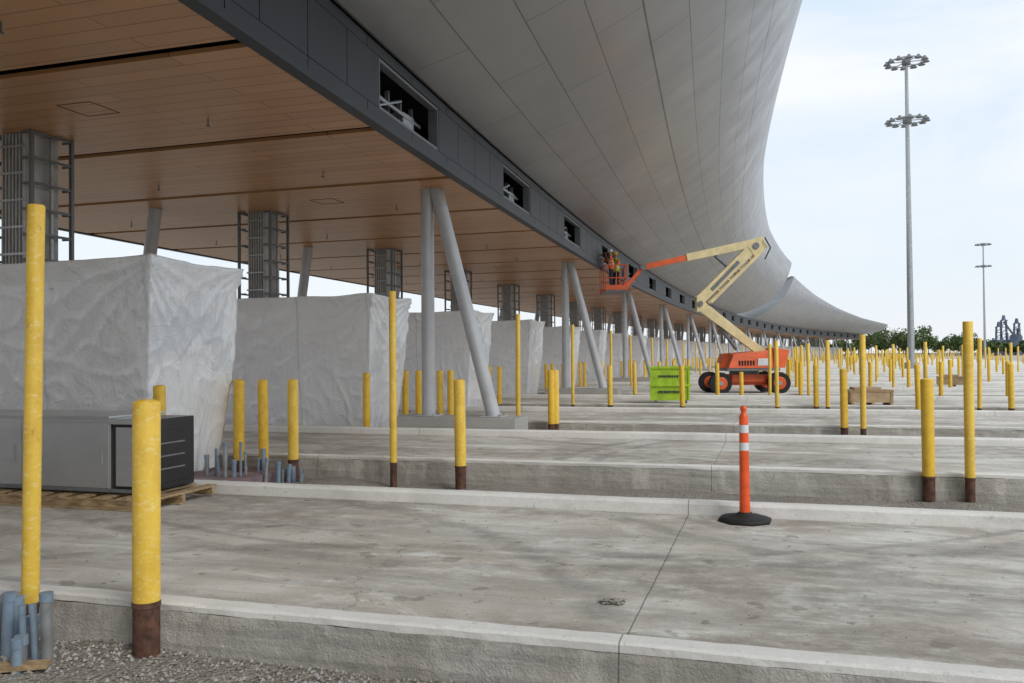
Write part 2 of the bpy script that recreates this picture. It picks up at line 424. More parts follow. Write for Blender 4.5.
def fpan(y0,y1,z0,z1,mat,off=0.,th=.12):
    m=max(1,int((y1-y0)/1.5))
    for i in range(m):
        a=lerp(y0,y1,i/m);c=lerp(y0,y1,(i+1)/m);xa,xc=xf(a)+off,xf(c)+off
        b.hexa([(xa-th,a,z0),(xa,a,z0),(xc,c,z0),(xc-th,c,z0),(xa-th,a,z1),(xa,a,z1),(xc,c,z1),(xc-th,c,z1)],mat)
k=-3
while True:
    yc=14.1+8*k
    if yc>256: break
    hw=1.5
    fpan(yc-4,yc+4,ZC-.03,ZC+.09,'dark',.03,.2)
    for i in range(4):
        fpan(yc-4+2*i+.01,yc-2+2*i-.01,ZC+.1,ZC+.26,'dark')
        fpan(yc-4+2*i+.01,yc-2+2*i-.01,ZF-.18,ZF,'dark')
    for a,c in ((yc-4,yc-2.75),(yc-2.75,yc-hw),(yc+hw,yc+2.75),(yc+2.75,yc+4)):
        fpan(a+.01,c-.01,ZC+.27,ZF-.19,'dark')
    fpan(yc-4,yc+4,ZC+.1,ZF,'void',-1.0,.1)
    for zz in (ZC+.27,ZF-.24): fpan(yc-hw,yc+hw,zz,zz+.05,'frame',-.02,.15)
    for yv in (yc-hw+.02,yc+hw-.02): fpan(yv-.02,yv+.02,ZC+.27,ZF-.19,'frame',-.01,.2)
    for q in range(5):
        yv=yc-1.2+q*.6; fpan(yv-.02,yv+.02,ZC+.32,ZF-.25,'galv',-.45,.08)
    fpan(yc-1.4,yc+1.4,ZC+.7,ZC+.76,'galv',-.35,.05)
    b.cyl((xf(yc-1.2)-.5,yc-1.2,ZC+.4),(xf(yc+.2)-.3,yc+.2,ZF-.4),.03,.03,'galv',6)
    b.box(xf(yc)-.7,xf(yc)-.4,yc+.5,yc+1.0,ZC+.4,ZC+.8,'galv')
    k+=1
child(b.obj('fascia'))
b=MB(); yy=-12
while yy<258:
    xa,xc=xf(yy)-13.15,xf(yy+4)-13.15
    b.hexa([(xa-.15,yy,ZC-.03),(xa,yy,ZC-.03),(xc,yy+4,ZC-.03),(xc-.15,yy+4,ZC-.03),(xa-.15,yy,ZC+1),(xa,yy,ZC+1),(xc,yy+4,ZC+1),(xc-.15,yy+4,ZC+1)],'dark'); yy+=4
child(b.obj('rear_fascia'))

def sweep(name,tab,ys,ye,NY,NTt):
    vs=[];uv=[]
    for i in range(NY+1):
        for j in range(NTt+1):
            t=j/NTt; y=lerp(ys(t),ye(t),i/NY); w,ze=interp(tab,y)
            x=xf(y)+.04+w*(1-(1-t)**1.75); z=ZF+.01+(ze-ZF)*(.42*t+.58*t*t)
            vs.append((x,y,z)); uv.append((y,t*12.6))
    k=NTt+1
    fs=[(i*k+j,(i+1)*k+j,(i+1)*k+j+1,i*k+j+1) for i in range(NY) for j in range(NTt)]
    me=bpy.data.meshes.new(name); me.from_pydata(vs,[],fs); me.materials.append(M['silver'])
    ul=me.uv_layers.new(name='UVMap')
    for l in me.loops: ul.data[l.index].uv=uv[l.vertex_index]
    me.polygons.foreach_set('use_smooth',[True]*len(fs)); me.update()
    child(put(me,name))
    b=MB(); vs=[]
    for i in range(NY+1):
        x,y,z=me.vertices[i*k+NTt].co
        xr=xf(y)-13.3
        vs+=[(x,y,z),(x-.10,y,z+.12),(x-.5,y,z+.16),(lerp(x,xr,.35),y,lerp(z,ZC+1,.28)+.3),(lerp(x,xr,.7),y,lerp(z,ZC+1,.72)),(xr,y,ZC+1.)]
    m=6
    b.add(vs,[(i*m+j,(i+1)*m+j,(i+1)*m+j+1,i*m+j+1) for i in range(NY) for j in range(m-1)],'roof',True)
    for i in (0,NY):
        under=[me.vertices[i*k+j].co.copy() for j in range(NTt+1)]
        top=[Vector(q) for q in vs[i*m+1:i*m+m]]
        b.add(under+top+[Vector((xf(under[0].y)-13.3,top[-1].y,ZC+.3))],[tuple(range(len(under)+len(top)+1))],'frame')
    child(b.obj(name+'_roof',recalc=False))
TA=[(-12,10,15.7),(20,8.8,15.7),(36,8.0,15.7),(60,6.8,15.7),(100,5.3,15.7),(138,4.6,15.7)]
sweep('canopy_wave',TA,lambda t:-12,lambda t:112+26*t**.8,150,28)
TB=[(130,3.4,15.2),(152,3.3,14.7),(175,3.8,13.0),(200,4.6,11.5),(225,5.8,10.2),(250,7.2,9.4)]
sweep('canopy_wave_far',TB,lambda t:128+24*t,lambda t:256-4*t,80,18)

# ---------------------------------------------------------------- columns
def vcol(x,y):
    b=MB()
    b.box(-.75,2.2,-.5,.5,-.45,.36,'plinth')
    b.cyl((0,0,.36),(0,0,ZC+.01),.15,.15,'steelcol',24)
    b.cyl((1.55,0,.36),(.22,0,ZC+.01),.155,.155,'steelcol',24)
    for xx in (0,1.55):
        b.box(xx-.26,xx+.26,-.26,.26,.361,.385,'steelcol')
        for i in range(4):
            a=math.pi/4+i*math.pi/2; b.cyl((xx+.26*math.cos(a),.26*math.sin(a),.38),(xx+.26*math.cos(a),.26*math.sin(a),.43),.022,.022,'galv',6)
    return b.obj('v_column',(x,y,0),bevel=.012)
y=17.9
first=vcol(xf(y)-1.1,y)
for i in range(1,15):
    y=17.9+16*i; o=put(first.data,'v_column',(xf(y)-1.1,y,0))
b=MB(); b.cyl((0,0,-.45),(.9,0,ZC+.01),.16,.16,'steelcol',20); b.box(-.4,.4,-.4,.4,-.48,.2,'plinth'); me=b.mesh('steel_column')
for i in range(0,30):
    y=17.9+8*i; put(me,'steel_column',(xf(y)-9.4,y,0))

# ---------------------------------------------------------------- booths
def booth_mesh(seed):
    L,Wd,H=5.3,2.15,3.3
    bm=bmesh.new()
    def face(o,u,v,nu,nv):
        o=Vector(o);u=Vector(u);v=Vector(v)
        g=[[bm.verts.new(o+u*i/nu+v*j/nv) for j in range(nv+1)] for i in range(nu+1)]
        for i in range(nu):
            for j in range(nv):
                f=bm.faces.new((g[i][j],g[i+1][j],g[i+1][j+1],g[i][j+1])); f.smooth=True
    nx,ny,nz=120,54,80
    face((-L,0,0),(L,0,0),(0,0,H),nx,nz); face((-L,Wd,0),(L,0,0),(0,0,H),nx,nz)
    face((0,0,0),(0,Wd,0),(0,0,H),ny,nz); face((-L,0,0),(0,Wd,0),(0,0,H),ny,nz)
    face((-L,0,H),(L,0,0),(0,Wd,0),nx,ny)
    bmesh.ops.remove_doubles(bm,verts=bm.verts,dist=.002)
    S=Vector((seed*7.3,seed*3.1,seed*1.7))
    for v in bm.verts:
        p=v.co.copy(); h=p.z/H
        d=min(p.x+L,-p.x); e=min(p.y,Wd-p.y)
        ox=1 if p.x>-L/2 else -1; oy=1 if p.y>Wd/2 else -1
        fx=max(0,1-abs(d)/.9); fy=max(0,1-abs(e)/.9)
        lat=-.22*(1-h)+.04*math.sin(h*3.1)
        if h>.9: lat+=.07*(h-.9)/.1
        corner=fx*fy
        u=p.x+p.y
        nv=noise.noise(Vector((u*.9,0,p.z*.35))+S)
        ang=math.atan2(max(.05,H-p.z),d+e+.15)
        rad=math.hypot(H-p.z,d+e)
        wv=math.sin(ang*11+3*noise.noise(Vector((u*.7,p.z*.7,seed))))
        fold=(1-abs(wv))**1.6*.045*math.exp(-rad/1.6)
        n5=noise.noise(Vector((u*1.9+.9*noise.noise(Vector((u,p.z,1))),0,p.z*.4))+S)
        pleat=max(0,1-abs(n5)*3.4)**1.6*.042*max(0,.4+noise.noise(Vector((u*.6,p.z*.6,3))+S))
        n6=noise.noise(Vector((u*1.5+p.z*1.2,0,p.z*1.6-u*.9))+S*1.3)
        sag=max(0,1-abs(n6)*5)**1.6*.018
        amp=.05*nv+fold+pleat+sag
        p.x+=ox*fx*(lat+amp+.05*corner*(h-.3)); p.y+=oy*fy*(lat+amp)
        p.z+=(-.04*abs(nv))*(h**3)+.04*corner*h**6
        if h<.03: p.z+=.06*nv
        v.co=p
    me=bpy.data.meshes.new('wrapped_inspection_booth')
    bmesh.ops.recalc_face_normals(bm,faces=bm.faces); bm.to_mesh(me); bm.free()
    b=MB()
    me_v=[tuple(v.co+Vector((0,0,-.05))) for v in me.vertices]; b.add(me_v,[tuple(p.vertices) for p in me.polygons],'wrap',True)
    b.box(-L+.25,-.25,.25,Wd-.25,-.5,.15,'mauve')
    b.box(-L-.5,.9,-.15,Wd+.15,-.5,-.12,'mauve')
    return b.mesh('wrapped_inspection_booth',False)
bms=[booth_mesh(i) for i in range(3)]
b=MB()
zt0,zt1=3.15,ZC+.01
for sx in (-.46,.46):
    for sy in (-.42,.42):
        b.box(sx-.03,sx+.03,sy-.03,sy+.03,zt0,zt1,'frame')
for i in range(6):
    z=zt0+.2+i*.42
    for sy in (-.42,.42):
        b.box(-.43,-.27,sy-.018,sy+.018,z,z+.035,'frame'); b.box(.27,.43,sy-.018,sy+.018,z,z+.035,'frame')
    for sx in (-.46,.46): b.box(sx-.02,sx+.02,-.39,.39,z+.002,z+.042,'frame')
b.box(-.24,.24,-.3,.3,zt0,zt1,'louv')
for i in range(7):
    x=-.22+i*.073; b.box(x-.013,x+.013,-.36,-.301,zt0,zt1-.02,'louv'); b.box(x-.013,x+.013,.301,.36,zt0,zt1-.02,'louv')
for i in range(5):
    z=zt0+.3+i*.45; b.box(-.27,.27,-.375,-.362,z,z+.04,'galv')
for x in (-.35,.35): b.cyl((x,.1,zt0),(x,.1,zt1),.04,.04,'galv',10)
tower=b.mesh('service_tower')
for i in range(-1,30):
    y0=10.35+P*i; y1=y0+1.2
    put(bms[i%3],'wrapped_inspection_booth',(xf(y1)-2.72,y0,-.05))
    put(tower,'service_tower',(xf(y1)-6.3+(.25 if i==0 else 0),y0+1.1,0))

# ---------------------------------------------------------------- bollards
def bollard_mesh(r,h,mat,cap):
    b=MB()
    b.lathe([(r*.97,-.5),(r*.97,.0)],'rust',24)
    b.lathe([(r*1.04,-.02),(r*1.04,.012),(r*1.0,.016)],'rust',24)
    pr=[(r,.017),(r,h)]
    if cap:
        for i in range(1,6):
            a=i/5*math.pi/2; pr.append((r*math.cos(a)+.0005,h+r*.35*math.sin(a)))
    else: pr+= [(r*.9,h+.01),(r*.0005,h+.012)]
    b.lathe(pr,mat,24)
    return b.mesh('bollard',False)
BS=bollard_mesh(.088,1.32,'yellow2',True)
BM_=bollard_mesh(.082,1.32,'yellow',True)
BT=bollard_mesh(.057,2.75,'yellow2',False)
BT2=bollard_mesh(.064,2.1,'yellow2',False)
def bol(me,x,y,dz=0,nm='bollard'):
    put(me,nm,(x,y,dz),random.uniform(0,6),(random.gauss(0,.007),random.gauss(0,.007)))
put(BS,'bollard',(-3.98,4.71,.085),1,(0,.002)); put(BM_,'bollard',(-8.02,9.75,.0),2)
put(BT,'marker_pole',(-4.90,4.66,.02),1,(.004,.012))
def conduit(x,y,z,k,seed,sp=.2,hm=(.1,.36)):
    rnd=random.Random(seed); b=MB()
    for i in range(k):
        px=(i/(max(1,k-1))-.5)*2*sp+rnd.uniform(-.02,.02);py=rnd.uniform(-.1,.1);r=rnd.choice([.022,.03,.038]);h=rnd.uniform(*hm)
        q=(px+rnd.gauss(0,.02),py+rnd.gauss(0,.02),h)
        b.cyl((px,py,-.2),q,r,r,'pvc' if i%3 else 'galv',12)
        b.cyl((q[0],q[1],h-.05),(q[0],q[1],h+.005),r*1.13,r*1.13,'pvc',12)
    b.obj('conduit_stub',(x,y,z))
conduit(-4.74,4.46,-.2,7,11,.24,(.16,.40)); conduit(-4.66,4.18,-.2,5,2,.20,(.10,.30))
conduit(-8.35,11.6,-.25,6,21,.3,(.3,.7)); conduit(-7.9,12.0,-.25,5,22,.25,(.25,.55)); conduit(-8.6,19.4,-.25,6,23,.3,(.3,.7))
for n in range(1,31):
    yb=4.65+P*n; sh=xf(yb)-xf(12.6)
    if n==1:
        for me,x,y_ in ((BM_,-8.68,12.5),(BM_,-8.45,12.2),(BM_,-8.15,12.45),(BS,-7.62,12.5),(BT,-5.80,12.5),(BS,-4.60,12.35),(BM_,2.04,12.75),(BT2,2.54,12.72)):
            bol(me,x,y_,nm='marker_pole' if me in(BT,BT2) else 'bollard')
    else:
        L=[(BM_,-8.75),(BM_,-8.35),(BS,-7.7),(BT,-5.85),(BS,-4.6),(BM_,2.1),(BT2,2.5)]
        for me,x in L:
            bol(me,x+sh+random.uniform(-.15,.15),yb-random.uniform(0,.25),nm='marker_pole' if me in(BT,BT2) else 'bollard')
    if n>=2:
        for me,x in ((BT2,6.6),(BM_,7.4),(BT2,11.5),(BM_,12.6)):
            bol(me,x+sh+random.uniform(-.3,.3),yb-random.uniform(0,.4),nm='marker_pole' if me is BT2 else 'bollard')
    if n>=3:
        for me,x in ((BM_,-1.5),(BT2,.4),(BM_,4.6),(BM_,9.5),(BM_,17),(BT2,19),(BT2,24),(BM_,28)):
            if random.random()<.75: bol(me,x+sh+random.uniform(-.6,.6),yb-random.uniform(0,1.5),nm='marker_pole' if me is BT2 else 'bollard')
    if n<5:
        for q,x in enumerate((-8.6,-7.5)): conduit(x+sh,yb-.35,-.35,3+(q+n)%3,n*10+q)
bol(BM_,-8.9,17.75); bol(BM_,-5.2,20.4); bol(BM_,-7.9,20.5); bol(BM_,-1.1,34.6,-.35)

# ---------------------------------------------------------------- delineator
b=MB()
b.lathe([(.0,.0),(.27,.0),(.27,.03),(.22,.05),(.10,.06),(.07,.09),(.05,.1),(.0,.1)],'black',8)
b.lathe([(.055,.06),(.05,.3),(.047,.72)],'delin',20); b.lathe([(.0485,.72),(.048,.80)],'reflect',20)
b.lathe([(.047,.80),(.046,.90)],'delin',20); b.lathe([(.0475,.90),(.047,.98)],'reflect',20)
b.lathe([(.046,.98),(.044,1.06),(.03,1.09),(.022,1.10),(.03,1.13),(.035,1.15),(.02,1.17),(.0005,1.175)],'delin',20)
b.obj('traffic_delineator',(-.27,8.98,.0),.3,recalc=False)

# ---------------------------------------------------------------- stainless unit on pallet
b=MB()
x0,x1=-11.2,-7.30
b.box(x0,x1,8.05,8.95,.17,1.02,'stain')
for i in range(3):
    xx=x0+.05+i*1.29; b.box(xx,xx+1.26,8.035,8.05,.22,.97,'stain')
    b.box(xx+1.16,xx+1.18,8.02,8.034,.5,.7,'galv')
b.box(x0,x1,8.036,8.05,.17,.212,'frame')
b.box(x0-.02,x1+.01,8.02,8.98,1.021,1.045,'stain')
b.box(-7.29,-6.85,8.08,8.95,.17,1.0,'hvac_black')
b.box(-7.24,-6.90,8.068,8.079,.24,.92,'stain')
b.box(-7.289,-6.83,8.03,8.067,.955,1.02,'stain'); b.box(-6.87,-6.83,8.03,8.079,.17,.954,'stain'); b.box(-7.289,-6.871,8.04,8.067,.17,.21,'frame')
b.box(-6.849,-6.835,8.2,8.85,.25,.9,'hvac_black')
for zz in (.4,.55,.7): b.box(-6.834,-6.826,8.3,8.75,zz,zz+.02,'frame')
b.obj('rooftop_air_handling_unit',bevel=.006)
b=MB()
for i in range(8): 
    b.box(-8.9+i*.31,-8.9+i*.31+.14,7.85,9.05,.12,.145,'wood')
for yv in (7.9,8.4,8.95): b.box(-8.9,-6.59,yv,yv+.05,.03,.119,'wood')
for yv in (7.86,8.36): b.box(-8.9,-6.59,yv,yv+.1,.003,.028,'wood')
b.box(-11.3,-9.2,7.95,9.0,.05,.165,'wood')
b.obj('wooden_pallet')
b=MB(); b.box(-.5,.5,-.05,.05,0,.03,'wood'); b.obj('wood_plank',(-4.75,4.0,-.2),.5)
b=MB()
for i in range(22):
    a=random.uniform(0,6);q=Vector((random.gauss(0,.03),random.gauss(0,.02),.012));b.beam(q,q+Vector((.06*math.cos(a),.04*math.sin(a),random.uniform(-.005,.02))),.035,.008,'gravel' if i%3 else 'foot')
b.obj('crumpled_rag',(-1.04,5.8,0))

# ---------------------------------------------------------------- lime hopper bin
b=MB()
w,d,h=.68,.6,1.25
b.hexa([(-w*.94,-d,.14),(w*.94,-d,.14),(w*.94,d*.7,.14),(-w*.94,d*.7,.14),(-w,-d*1.05,h),(w,-d*1.05,h),(w,d,h),(-w,d,h)],'lime')
for z in (h-.03,.62): b.box(-w-.035,w+.035,-d*1.05-.035,-d*1.05+.02,z,z+.07,'lime')
for s_ in (-1,1):
    b.box(s_*w-.03 if s_>0 else -w-.03,s_*w+.03 if s_>0 else -w+.03,-d*1.1,d,h-.03,h+.04,'lime')
    b.box(s_*.5-.06,s_*.5+.06,-d,d*.7,.0,.14,'frame')
b.box(-w,w,d-.02,d+.03,h-.03,h+.04,'lime')
b.box(-w+.04,w-.04,-d+.02,d-.05,h+.001,h+.006,'void')
for s_ in (-.66,.62): b.box(s_-.025,s_+.025,-d*1.05-.03,-d+.03,.15,h-.03,'lime')
for zz in (.93,.40): 
    xx=-.40
    while xx<.3:
        ww=random.uniform(.03,.07); b.box(xx,xx+ww,-d*1.05-.018,-d*1.0,zz,zz+.07,'jeans'); xx+=ww+.03
b.obj('waste_hopper_bin',(-3.35,29.9,0),.12,bevel=.008)

b=MB(); b.box(-.65,.65,-.5,.5,.12,.52,'ply')
for x in (-.6,0,.55): b.box(x,x+.08,-.52,.52,.0,.119,'wood')
for x in (-.63,.57): b.box(x,x+.07,-.515,-.501,.12,.52,'wood')
b.box(-.66,.66,-.516,-.502,.46,.53,'wood'); b.box(-.5,.3,-.45,.4,.521,.60,'ply')
me=b.mesh('plywood_crate'); put(me,'plywood_crate',(3.0,29.6,0),.1); put(me,'plywood_crate',(8.5,46.0,0),-.3)

b=MB()
b.hexa([(-1.5,-.3,0),(1.5,-.3,0),(1.5,.3,0),(-1.5,.3,0),(-1.5,-.2,.25),(1.5,-.2,.25),(1.5,.2,.25),(-1.5,.2,.25)],'kerb')
b.hexa([(-1.5,-.2,.251),(1.5,-.2,.251),(1.5,.2,.251),(-1.5,.2,.251),(-1.5,-.1,.85),(1.5,-.1,.85),(1.5,.1,.85),(-1.5,.1,.85)],'kerb')
me=b.mesh('concrete_barrier')
for i in range(34): put(me,'concrete_barrier',(46+i*3.3,168+i*.6,-.02),.18)

b=MB()
for x in (-1.5,1.5):
    for y_ in (-1,1):
        b.cyl((x,y_-.25,.75),(x,y_+.25,.75),.75,.75,'black',20); b.cyl((x,y_-.27,.75),(x,y_+.27,.75),.35,.35,'orange',14)
b.hexa([(-2.6,-.8,.8),(-.1,-.8,.8),(-.1,.8,.8),(-2.6,.8,.8),(-2.5,-.75,2.0),(-.1,-.75,2.2),(-.1,.75,2.2),(-2.5,.75,2.0)],'orange')
b.box(-.09,1.9,-.6,.6,.8,1.5,'orange')
b.hexa([(-.3,-.7,2.21),(1.1,-.7,2.21),(1.1,.7,2.21),(-.3,.7,2.21),(-.2,-.65,3.2),(.9,-.65,3.2),(.9,.65,3.2),(-.2,.65,3.2)],'void'); b.box(-.35,1.1,-.75,.75,3.201,3.3,'orange'); b.box(-.09,1.1,-.7,.7,1.5,2.2,'orange')
for y_ in (-.5,.5): b.beam((1.0,y_,1.7),(3.0,y_,.8),.18,.3,'orange')
b.hexa([(2.9,-1.3,.1),(3.9,-1.3,.1),(3.9,1.3,.1),(2.9,1.3,.1),(2.8,-1.3,1.1),(3.3,-1.3,1.2),(3.3,1.3,1.2),(2.8,1.3,1.1)],'frame')
b.obj('wheel_loader',(41.5,150,-.02),2.9,bevel=.02)

# ---------------------------------------------------------------- high masts
def mast(x,y,H,name='high_mast_light'):
    b=MB(); b.cyl((0,0,-.3),(0,0,H),.34,.15,'galv',16); b.cyl((0,0,-.3),(0,0,.7),.75,.75,'plinth',16)
    for zr in (H-.2,H-6.1):
        rr=1.65; n=24
        for i in range(n):
            a,c=2*math.pi*i/n,2*math.pi*(i+1)/n
            b.cyl((rr*math.cos(a),rr*math.sin(a),zr),(rr*math.cos(c),rr*math.sin(c),zr),.07,.07,'galv',6)
        for i in range(12):
            a=2*math.pi*i/12; cx,cy=rr*1.08*math.cos(a),rr*1.08*math.sin(a)
            b.cyl((cx,cy,zr-.20),(cx,cy,zr-.02),.36,.22,'frame',10); b.cyl((cx,cy,zr-.02),(cx,cy,zr+.16),.18,.12,'frame',8)
            if i%2==0: b.cyl((0,0,zr),(rr*math.cos(a),rr*math.sin(a),zr),.05,.05,'galv',6)
        b.cyl((0,0,zr-.3),(0,0,zr+.3),.42,.42,'frame',12)
    b.obj(name,(x,y,0))
mast(13.4,92.5,31); mast(55.5,257,31)

# ---------------------------------------------------------------- boom lift
b=MB()
for x in (-1.28,1.2):
    for y_ in (-1.0,1.0):
        s_=1 if y_>0 else -1
        b.cyl((x,y_-.17,.46),(x,y_+.17,.46),.46,.46,'black',24)
        b.cyl((x,y_+s_*.171,.46),(x,y_+s_*.19,.46),.27,.24,'orange',18); b.cyl((x,y_+s_*.19,.46),(x,y_+s_*.23,.46),.1,.09,'galv',10)
        b.cyl((x,y_-s_*.171,.46),(x,y_-s_*.19,.46),.27,.24,'orange',18)
        for i in range(20):
            a=2*math.pi*i/20
            b.beam((x+.455*math.cos(a),y_-.16,.46+.455*math.sin(a)),(x+.455*math.cos(a),y_+.16,.46+.455*math.sin(a)),.05,.03,'black',up=(math.cos(a),0,math.sin(a)))
    b.cyl((x,-.9,.46),(x,.9,.46),.12,.12,'frame',10)
b.hexa([(-1.35,-.5,.36),(1.3,-.5,.36),(1.3,.5,.36),(-1.35,.5,.36),(-1.15,-.5,.78),(1.1,-.5,.78),(1.1,.5,.78),(-1.15,.5,.78)],'orange')
b.box(-.7,.7,-.7,.7,.5,.82,'orange')
b.cyl((0,0,.8),(0,0,.97),.62,.62,'frame',24)
b.box(-1.0,1.25,-1.1,1.1,.975,1.09,'frame')
b.hexa([(-.95,-1.12,1.1),(.95,-1.12,1.1),(.95,-.4,1.1),(-.95,-.4,1.1),(-.70,-1.0,1.66),(.95,-1.03,1.85),(.95,-.4,1.85),(-.70,-.4,1.72)],'orange')
b.hexa([(-.95,.4,1.1),(.95,.4,1.1),(.95,1.12,1.1),(-.95,1.12,1.1),(-.80,.4,1.72),(.95,.4,1.85),(.95,1.07,1.85),(-.80,1.07,1.72)],'orange')
b.hexa([(.98,-1.1,1.1),(1.5,-.95,1.1),(1.5,.95,1.1),(.98,1.1,1.1),(.98,-1.1,1.95),(1.72,-.9,1.85),(1.72,.9,1.85),(.98,1.1,1.95)],'orange')
for i in range(6): b.box(-.5+i*.12,-.44+i*.12,-1.125,-1.09,1.2,1.42,'void')
b.box(.3,.85,-1.125,-1.09,1.2,1.5,'reflect')
b.box(-.2,1.1,-.3,.3,1.1,1.75,'cream')
A=(.85,0,1.7);B=(-1.85,0,3.75);D_=(.55,0,6.45);E=(-2.45,0,5.92);F=(-4.35,0,5.52);G=(-5.05,0,4.72)
b.beam(A,B,.32,.36,'cream'); b.beam((.45,0,2.15),(-1.85,0,4.05),.2,.12,'cream')
b.beam((-1.9,-.13,3.55),(-1.9,-.13,4.25),.1,.3,'cream'); b.beam((-1.9,.13,3.55),(-1.9,.13,4.25),.1,.3,'cream')
b.beam((-1.9,0,4.05),D_,.34,.42,'cream'); b.beam((-1.45,-.2,3.95),(.85,-.2,6.2),.08,.14,'cream'); b.beam((-1.45,.2,3.95),(.85,.2,6.2),.08,.14,'cream')
for t in (.2,.4,.6,.8):
    q=Vector((-1.45,0,3.95)).lerp(Vector((.85,0,6.2)),t); b.beam(q,q+Vector((-.3,0,.3)),.3,.06,'cream')
b.beam((.35,0,6.15),(.95,0,6.55),.38,.5,'cream'); b.beam((.95,0,6.62),E,.28,.36,'cream',h1=.32)
b.cyl((.55,-.25,6.4),(.55,.25,6.4),.14,.14,'frame',14); b.cyl((-1.9,-.25,3.9),(-1.9,.25,3.9),.12,.12,'frame',12)
b.cyl((-.3,0,5.2),(-1.2,0,6.0),.07,.07,'frame',10); b.cyl((-.3,0,1.9),(-1.1,0,3.0),.08,.08,'frame',10)
b.beam((-2.4,0,5.93),F,.20,.24,'orange'); b.beam(F,G,.14,.16,'orange'); b.beam((-4.35,0,5.3),(-4.95,0,4.65),.06,.06,'frame')
b.cyl((-4.35,-.15,5.52),(-4.35,.15,5.52),.13,.13,'frame',12)
b.beam(G,(-5.2,0,4.7),.4,.3,'orange'); b.beam((-1.4,-.182,4.5),(-.2,-.182,5.72),.02,.16,'frame')
bx0,bx1,by0,by1,bz=-6.1,-5.2,-1.15,1.15,4.42
b.box(bx0,bx1,by0,by1,bz,bz+.05,'frame'); b.box(bx0,bx1,by0-.01,by0+.01,bz+.051,bz+.25,'orange'); b.box(bx0,bx1,by1-.01,by1+.01,bz+.051,bz+.25,'orange')
for x in (bx0,(bx0+bx1)/2,bx1):
    for y_ in (by0,by1): b.cyl((x,y_,bz),(x,y_,bz+1.1),.022,.022,'orange',8)
for x in (bx0,bx1):
    for y_ in (-.4,.4): b.cyl((x,y_,bz),(x,y_,bz+1.1),.022,.022,'orange',8)
for z in (bz+.55,bz+1.1):
    for y_ in (by0,by1): b.cyl((bx0,y_,z),(bx1,y_,z),.025,.025,'orange',8)
    for x in (bx0,bx1): b.cyl((x,by0,z),(x,by1,z),.025,.025,'orange',8)
b.box(bx1-.02,bx1+.2,-.25,.25,bz+.7,bz+1.05,'frame')
pp=[Vector((.9,-.3,6.75)),Vector((1.15,-.3,6.3)),Vector((.9,-.3,5.8))]
for p,q in zip(pp,pp[1:]): b.cyl(p,q,.03,.03,'black',6)
LX,LY,LR=-1.12,38.4,R(16.9)
b.obj('boom_lift',(LX,LY,0),LR,bevel=.012)

